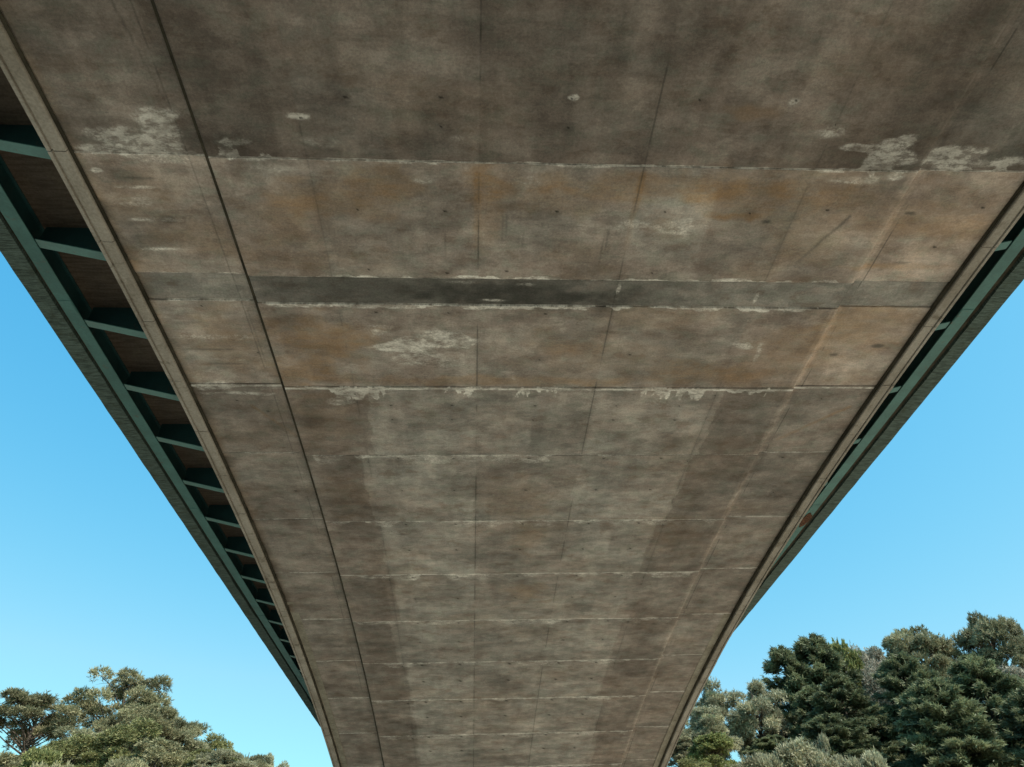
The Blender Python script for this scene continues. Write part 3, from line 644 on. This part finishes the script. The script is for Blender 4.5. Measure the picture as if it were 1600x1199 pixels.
def proto_broad(seed, Ht, Wd, mat, base=.1, nclump=46, pr=1.15, tuft=(110, .26, .17, 4), bark='bark'):
    rs = np.random.default_rng(seed); rnd = random.Random(seed); mb = MB(); parts = []
    mb.tube([(0, 0, -1.5), (.1, 0, Ht * .3), (0, .15, Ht * .7)], [.26, .18, .05], 7)
    for i in range(nclump):
        z = rs.uniform(base + .06, .93); prof = math.sin(math.pi * min(1, max(.0, (z - base) / (1 - base)) * .80 + .2)) ** .6
        a = rs.uniform(0, 2 * math.pi); rr = Wd / 2 * .84 * prof * rs.uniform(.45, 1) ** .6
        p = np.array([math.cos(a) * rr, math.sin(a) * rr, Ht * z]); r = pr * rs.uniform(.65, 1.2); p[2] = min(p[2], Ht - r * .75)
        pts = limb(mb, (0, 0, max(.3, p[2] - rr * .9 - .4)), tuple(p), .06, .015, rnd, sides=4)
        for q in range(3): limb(mb, pts[3], Vector(p) + Vector(rdir(rs, 1)[0]) * r * .9, .02, .007, rnd, .1, 3, 3)
        parts.append(puff(p, r, rs, tuft[0], tuft[1], tuft[2], tuft[3], up=.25, flat=.85, tb=rs.normal() * .14))
    return mb, parts, mat, Ht, Wd
def proto_bare(seed, Ht, Wd):
    rs = np.random.default_rng(seed); rnd = random.Random(seed); mb = MB(); parts = []
    mb.tube([(0, 0, -1.5), (0, 0, Ht * .4)], [.2, .1], 6)
    for i in range(60):
        a = rs.uniform(0, 2 * math.pi); u = rs.uniform(.1, 1) ** .5; e = np.array([math.cos(a) * u * Wd / 2 * .9, math.sin(a) * u * Wd / 2 * .9, Ht * (.95 - .38 * u * u) * rs.uniform(.8, 1)])
        pts = limb(mb, (0, 0, Ht * rs.uniform(.1, .4)), tuple(e), .05, .015, rnd, sides=4)
        n = 90; t = rs.uniform(.35, 1.0, n); P = np.array(pts[1]) + (e - np.array(pts[1])) * t[:, None] + rs.normal(size=(n, 3)) * .22
        D = (e - np.array([0, 0, Ht * .2])); D = D / np.linalg.norm(D) + rs.normal(size=(n, 3)) * .55; D /= np.linalg.norm(D, axis=1, keepdims=True)
        parts.append(blades(P, D, rs.uniform(.4, .9, n), np.full(n, .045), rs, np.clip(.5 + rs.normal(size=(n, 2)) * .25, 0, 1)))
    return mb, parts, L_TWIG, Ht, Wd

PROTO = {
 'umbrella': (proto_pine(21, 13.5, 9.5, .52, L_OLIVE, 40, 1.05, .35), 'pine_tree', M['bark']),
 'umbrella_wide': (proto_pine(22, 14.5, 12, .50, L_OLIVE, 46, 1.15, .45), 'pine_tree', M['bark']),
 'pine': (proto_pine(23, 11.5, 8.5, .25, L_PINE, 62, 1.0, .3), 'pine_tree', M['bark']),
 'round_pine': (proto_pine(24, 14, 9.0, .42, L_PINE, 70, 1.0, .5, (130, .36, .075, 6)), 'pine_tree', M['bark']),
 'pale_pine': (proto_pine(25, 10, 8.5, .18, L_PALE, 52, .95, .25, (130, .38, .075, 6)), 'pine_tree', M['bark']),
 'fir': (proto_fir(26, 14, 7.5, L_DARK, 180), 'conifer_tree', M['bark']),
 'cypress': (proto_fir(27, 12, 9.0, L_DARK, 190), 'conifer_tree', M['bark']),
 'lime': (proto_broad(28, 8, 6, L_LIME, .05, 34, .95), 'leafy_tree', M['bark']),
 'grey': (proto_broad(29, 12, 8, L_GREY, .06, 66, 1.0, (140, .26, .09, 4)), 'leafy_tree', M['bark']),
 'oak': (proto_broad(30, 11, 8, L_MID, .05, 60, 1.0, (150, .30, .10, 4)), 'leafy_tree', M['bark']),
 'olive_bush': (proto_broad(31, 8, 8, L_OLIVE, .0, 52, .9, (140, .30, .09, 4)), 'shrub', M['bark']),
 'pale_bush': (proto_broad(32, 8, 8, L_PALE, .0, 52, .9, (140, .30, .09, 4)), 'shrub', M['bark']),
 'bare': (proto_bare(33, 8, 7.5), 'bare_tree', M['twig']),
}
CM, TM = {}, {}
for k, ((mb, parts, mat, Ht, Wd), nm, bk) in PROTO.items():
    CM[k] = crown_mesh(parts, mat)
    me = bpy.data.meshes.new('trunk'); me.from_pydata(mb.V, [], mb.F); me.materials.append(bk); me.update(); TM[k] = me
trng = random.Random(77)
def tree(kind, x, y, ztop, width, label, cat, group):
    (_, _, _, Ht, Wd), nm, _ = PROTO[kind]
    g = float(hterr(np.array([float(x)]), np.array([float(y)]))[0]); h = max(4.0, ztop - g)
    r = empty(nm, (x, y, H + g)); tag(r, label, cat, group)
    sxy = width / Wd * trng.uniform(.96, 1.04); r.scale = (sxy, sxy, h / Ht); r.rotation_euler = (0, 0, trng.uniform(0, 6.28))
    t = bpy.data.objects.new('trunk', TM[kind]); COL.objects.link(t); t.parent = r
    c = bpy.data.objects.new('crown', CM[kind]); COL.objects.link(c); c.parent = r
    return r
GLt, GRt = 'trees on the wooded slope left of the bridge', 'trees on the wooded slope right of the bridge'
# (kind, x, y, z of the top above the camera, crown width, label, category, group)
TREES = [
 ('umbrella', -49.5, 72, 20.8, 9.5, 'olive pine with dark bare trunks cut off by the left edge of the photo', 'pine tree', GLt),
 ('umbrella', -44.6, 80.6, 23.4, 10.5, 'spreading olive pine with open sky between its trunks, second from the left edge', 'pine tree', GLt),
 ('umbrella_wide', -38.7, 86.8, 26.9, 13.0, 'tallest pine on the left slope, wide flat ragged crown with sky gaps', 'pine tree', GLt),
 ('pine', -31.2, 84.7, 21.9, 8.0, 'grey green pine on the right shoulder of the tallest left pine', 'pine tree', GLt),
 ('oak', -28.8, 90.3, 20.9, 7.0, 'rounded green tree midway down the falling left treeline', 'tree', GLt),
 ('pine', -27.0, 95.8, 20.8, 7.0, 'small pine low on the falling left treeline', 'pine tree', GLt),
 ('pale_pine', -24.4, 98.6, 20.3, 4.6, 'little pointed pine standing alone at the low end of the left treeline', 'pine tree', GLt),
 ('oak', -33.2, 67.6, 15.9, 8.0, 'dark green bushy tree under the gap between the two left pines', 'tree', GLt),
 ('oak', -28.9, 68.0, 17.2, 7.5, 'dense green tree below the tallest left pine', 'tree', GLt),
 ('lime', -31.2, 58.7, 13.1, 4.2, 'bright lime green young tree among the dark left pines', 'tree', GLt),
 ('lime', -33.0, 51.8, 11.4, 4.6, 'yellow green leafy tree in the lower left corner', 'tree', GLt),
 ('bare', -20.9, 58.3, 12.2, 6.6, 'leafless pinkish grey tree at the bottom of the left slope', 'tree', GLt),
 ('olive_bush', -25.4, 65.0, 14.9, 7.5, 'olive green bushy tree above the leafless pinkish tree', 'tree', GLt),
 ('olive_bush', -27.6, 53.9, 11.2, 6.0, 'low olive bush at the bottom edge beside the lime green tree', 'bush', GLt),
 ('pale_pine', -21.9, 71.5, 14.5, 6.5, 'light green pine right of the leafless pinkish tree', 'pine tree', GLt),
 ('olive_bush', -24.0, 56.6, 11.9, 5.6, 'low shaggy bush at the bottom between leafless tree and lime tree', 'bush', GLt),
 ('olive_bush', -38.0, 65.7, 14.4, 6.0, 'shaggy olive bush below the trunks of the leftmost pines', 'bush', GLt),
 ('pine', -36.5, 77.0, 19.4, 7.5, 'grey green tree filling the slope between the two left pines', 'tree', GLt),
 ('round_pine', 59.6, 80.3, 29.4, 8.6, 'tall rounded pine standing above the right treeline', 'pine tree', GRt),
 ('round_pine', 53.2, 84.1, 29.0, 10.5, 'broad grey green pine left of the tall rounded pine on the right slope', 'pine tree', GRt),
 ('pine', 67.0, 82.6, 26.4, 8.0, 'pine at the right edge of the photo beside the tall rounded pine', 'pine tree', GRt),
 ('grey', 50.4, 91.7, 30.0, 9.5, 'greyish broad tree in the middle of the right treeline', 'tree', GRt),
 ('fir', 34.9, 80.9, 26.2, 8.0, 'dark conifer at the left end of the right treeline', 'conifer', GRt),
 ('fir', 39.0, 81.4, 27.6, 9.5, 'tallest pointed dark conifer near the left end of the right treeline', 'conifer', GRt),
 ('lime', 43.4, 84.6, 27.4, 6.5, 'yellow green tree behind the dark pointed conifers', 'tree', GRt),
 ('cypress', 41.0, 68.9, 21.2, 8.5, 'green topped conifer below the greyish broad tree', 'conifer', GRt),
 ('cypress', 46.4, 66.3, 20.2, 9.0, 'large dark conifer below the rounded pine on the right slope', 'conifer', GRt),
 ('grey', 55.2, 71.8, 21.2, 10.0, 'brownish grey leafy tree at the right edge of the photo', 'tree', GRt),
 ('pale_pine', 28.9, 76.7, 21.2, 7.5, 'pale grey green pine below the dark conifers beside the bridge', 'pine tree', GRt),
 ('pale_pine', 24.3, 78.0, 21.6, 6.0, 'pale pine half hidden behind the right edge of the bridge', 'pine tree', GRt),
 ('pale_pine', 21.0, 70.1, 16.9, 6.5, 'light shaggy pine touching the bridge edge low on the right', 'pine tree', GRt),
 ('cypress', 38.0, 60.9, 16.6, 9.0, 'deep green conifer in the lower middle of the right wood', 'conifer', GRt),
 ('cypress', 44.2, 57.8, 15.0, 9.5, 'deep green conifer at the lower right corner', 'conifer', GRt),
 ('pale_bush', 22.5, 53.6, 10.6, 6.4, 'pale green rounded bush at the bottom of the right wood', 'bush', GRt),
 ('pale_pine', 24.4, 53.4, 11.0, 2.7, 'little pointed pine above the pale bushes at the bottom right', 'pine tree', GRt),
 ('lime', 20.4, 66.0, 13.9, 4.6, 'bright yellow green tree between pale pines beside the bridge edge', 'tree', GRt),
 ('pale_bush', 19.3, 52.6, 9.8, 5.0, 'low pale bush at the bottom edge next to the bridge', 'bush', GRt),
 ('pale_bush', 26.0, 51.9, 9.5, 5.2, 'low pale bush under the dark conifers at the bottom edge', 'bush', GRt),
 ('fir', 35.0, 70.2, 19.8, 8.0, 'dark shaded conifer right of the pale pines', 'conifer', GRt),
 ('cypress', 31.0, 65.5, 15.2, 8.0, 'black green conifer behind the little pointed pine', 'conifer', GRt),
 ('pine', 52.0, 66.0, 18.0, 7.0, 'thin dark pine between the conifers near the right edge', 'pine tree', GRt),
 ('oak', -40.5, 74.0, 16.0, 7.0, 'bushy green tree low between the trunks of the leftmost pines and the tallest pine', 'tree', GLt),
 ('umbrella', -33.6, 80.0, 21.6, 8.5, 'olive pine leaning over the right foot of the tallest left pine', 'pine tree', GLt),
 ('oak', -24.8, 76.0, 16.4, 7.5, 'leafy green tree behind the leafless pinkish tree', 'tree', GLt),
 ('cypress', 50.5, 74.0, 21.6, 8.5, 'dark conifer just below the tall rounded pine', 'conifer', GRt),
 ('cypress', 34.5, 74.5, 20.0, 8.0, 'dark conifer filling the hollow below the pointed conifers', 'conifer', GRt),
 ('cypress', 27.5, 70.5, 14.6, 7.5, 'dark conifer in the shade behind the pale pines near the bridge', 'conifer', GRt),
 ('grey', 45.5, 80.0, 24.2, 8.5, 'grey leafed tree right of the yellow green tree', 'tree', GRt),
 ('pale_pine', 18.6, 70.0, 14.2, 6.5, 'shaggy pine nearest the bridge, cut off by its right edge', 'pine tree', GRt),
 ('oak', 17.2, 61.0, 11.2, 5.0, 'green bush low against the bridge edge in the bottom right wood', 'bush', GRt),
 ('olive_bush', 19.6, 58.5, 10.2, 5.0, 'olive bush below the bright yellow green tree near the bridge', 'bush', GRt),
 ('cypress', 58.0, 68.0, 17.5, 9.0, 'dark conifer at the right edge below the brownish grey tree', 'conifer', GRt),
 ('cypress', 50.0, 60.5, 14.5, 8.5, 'lowest dark conifer at the right edge of the photo', 'conifer', GRt),
]
for t in TREES: tree(*(t[:3] + (t[3] - (.7 if t[1] < 0 else 0),) + t[4:]))
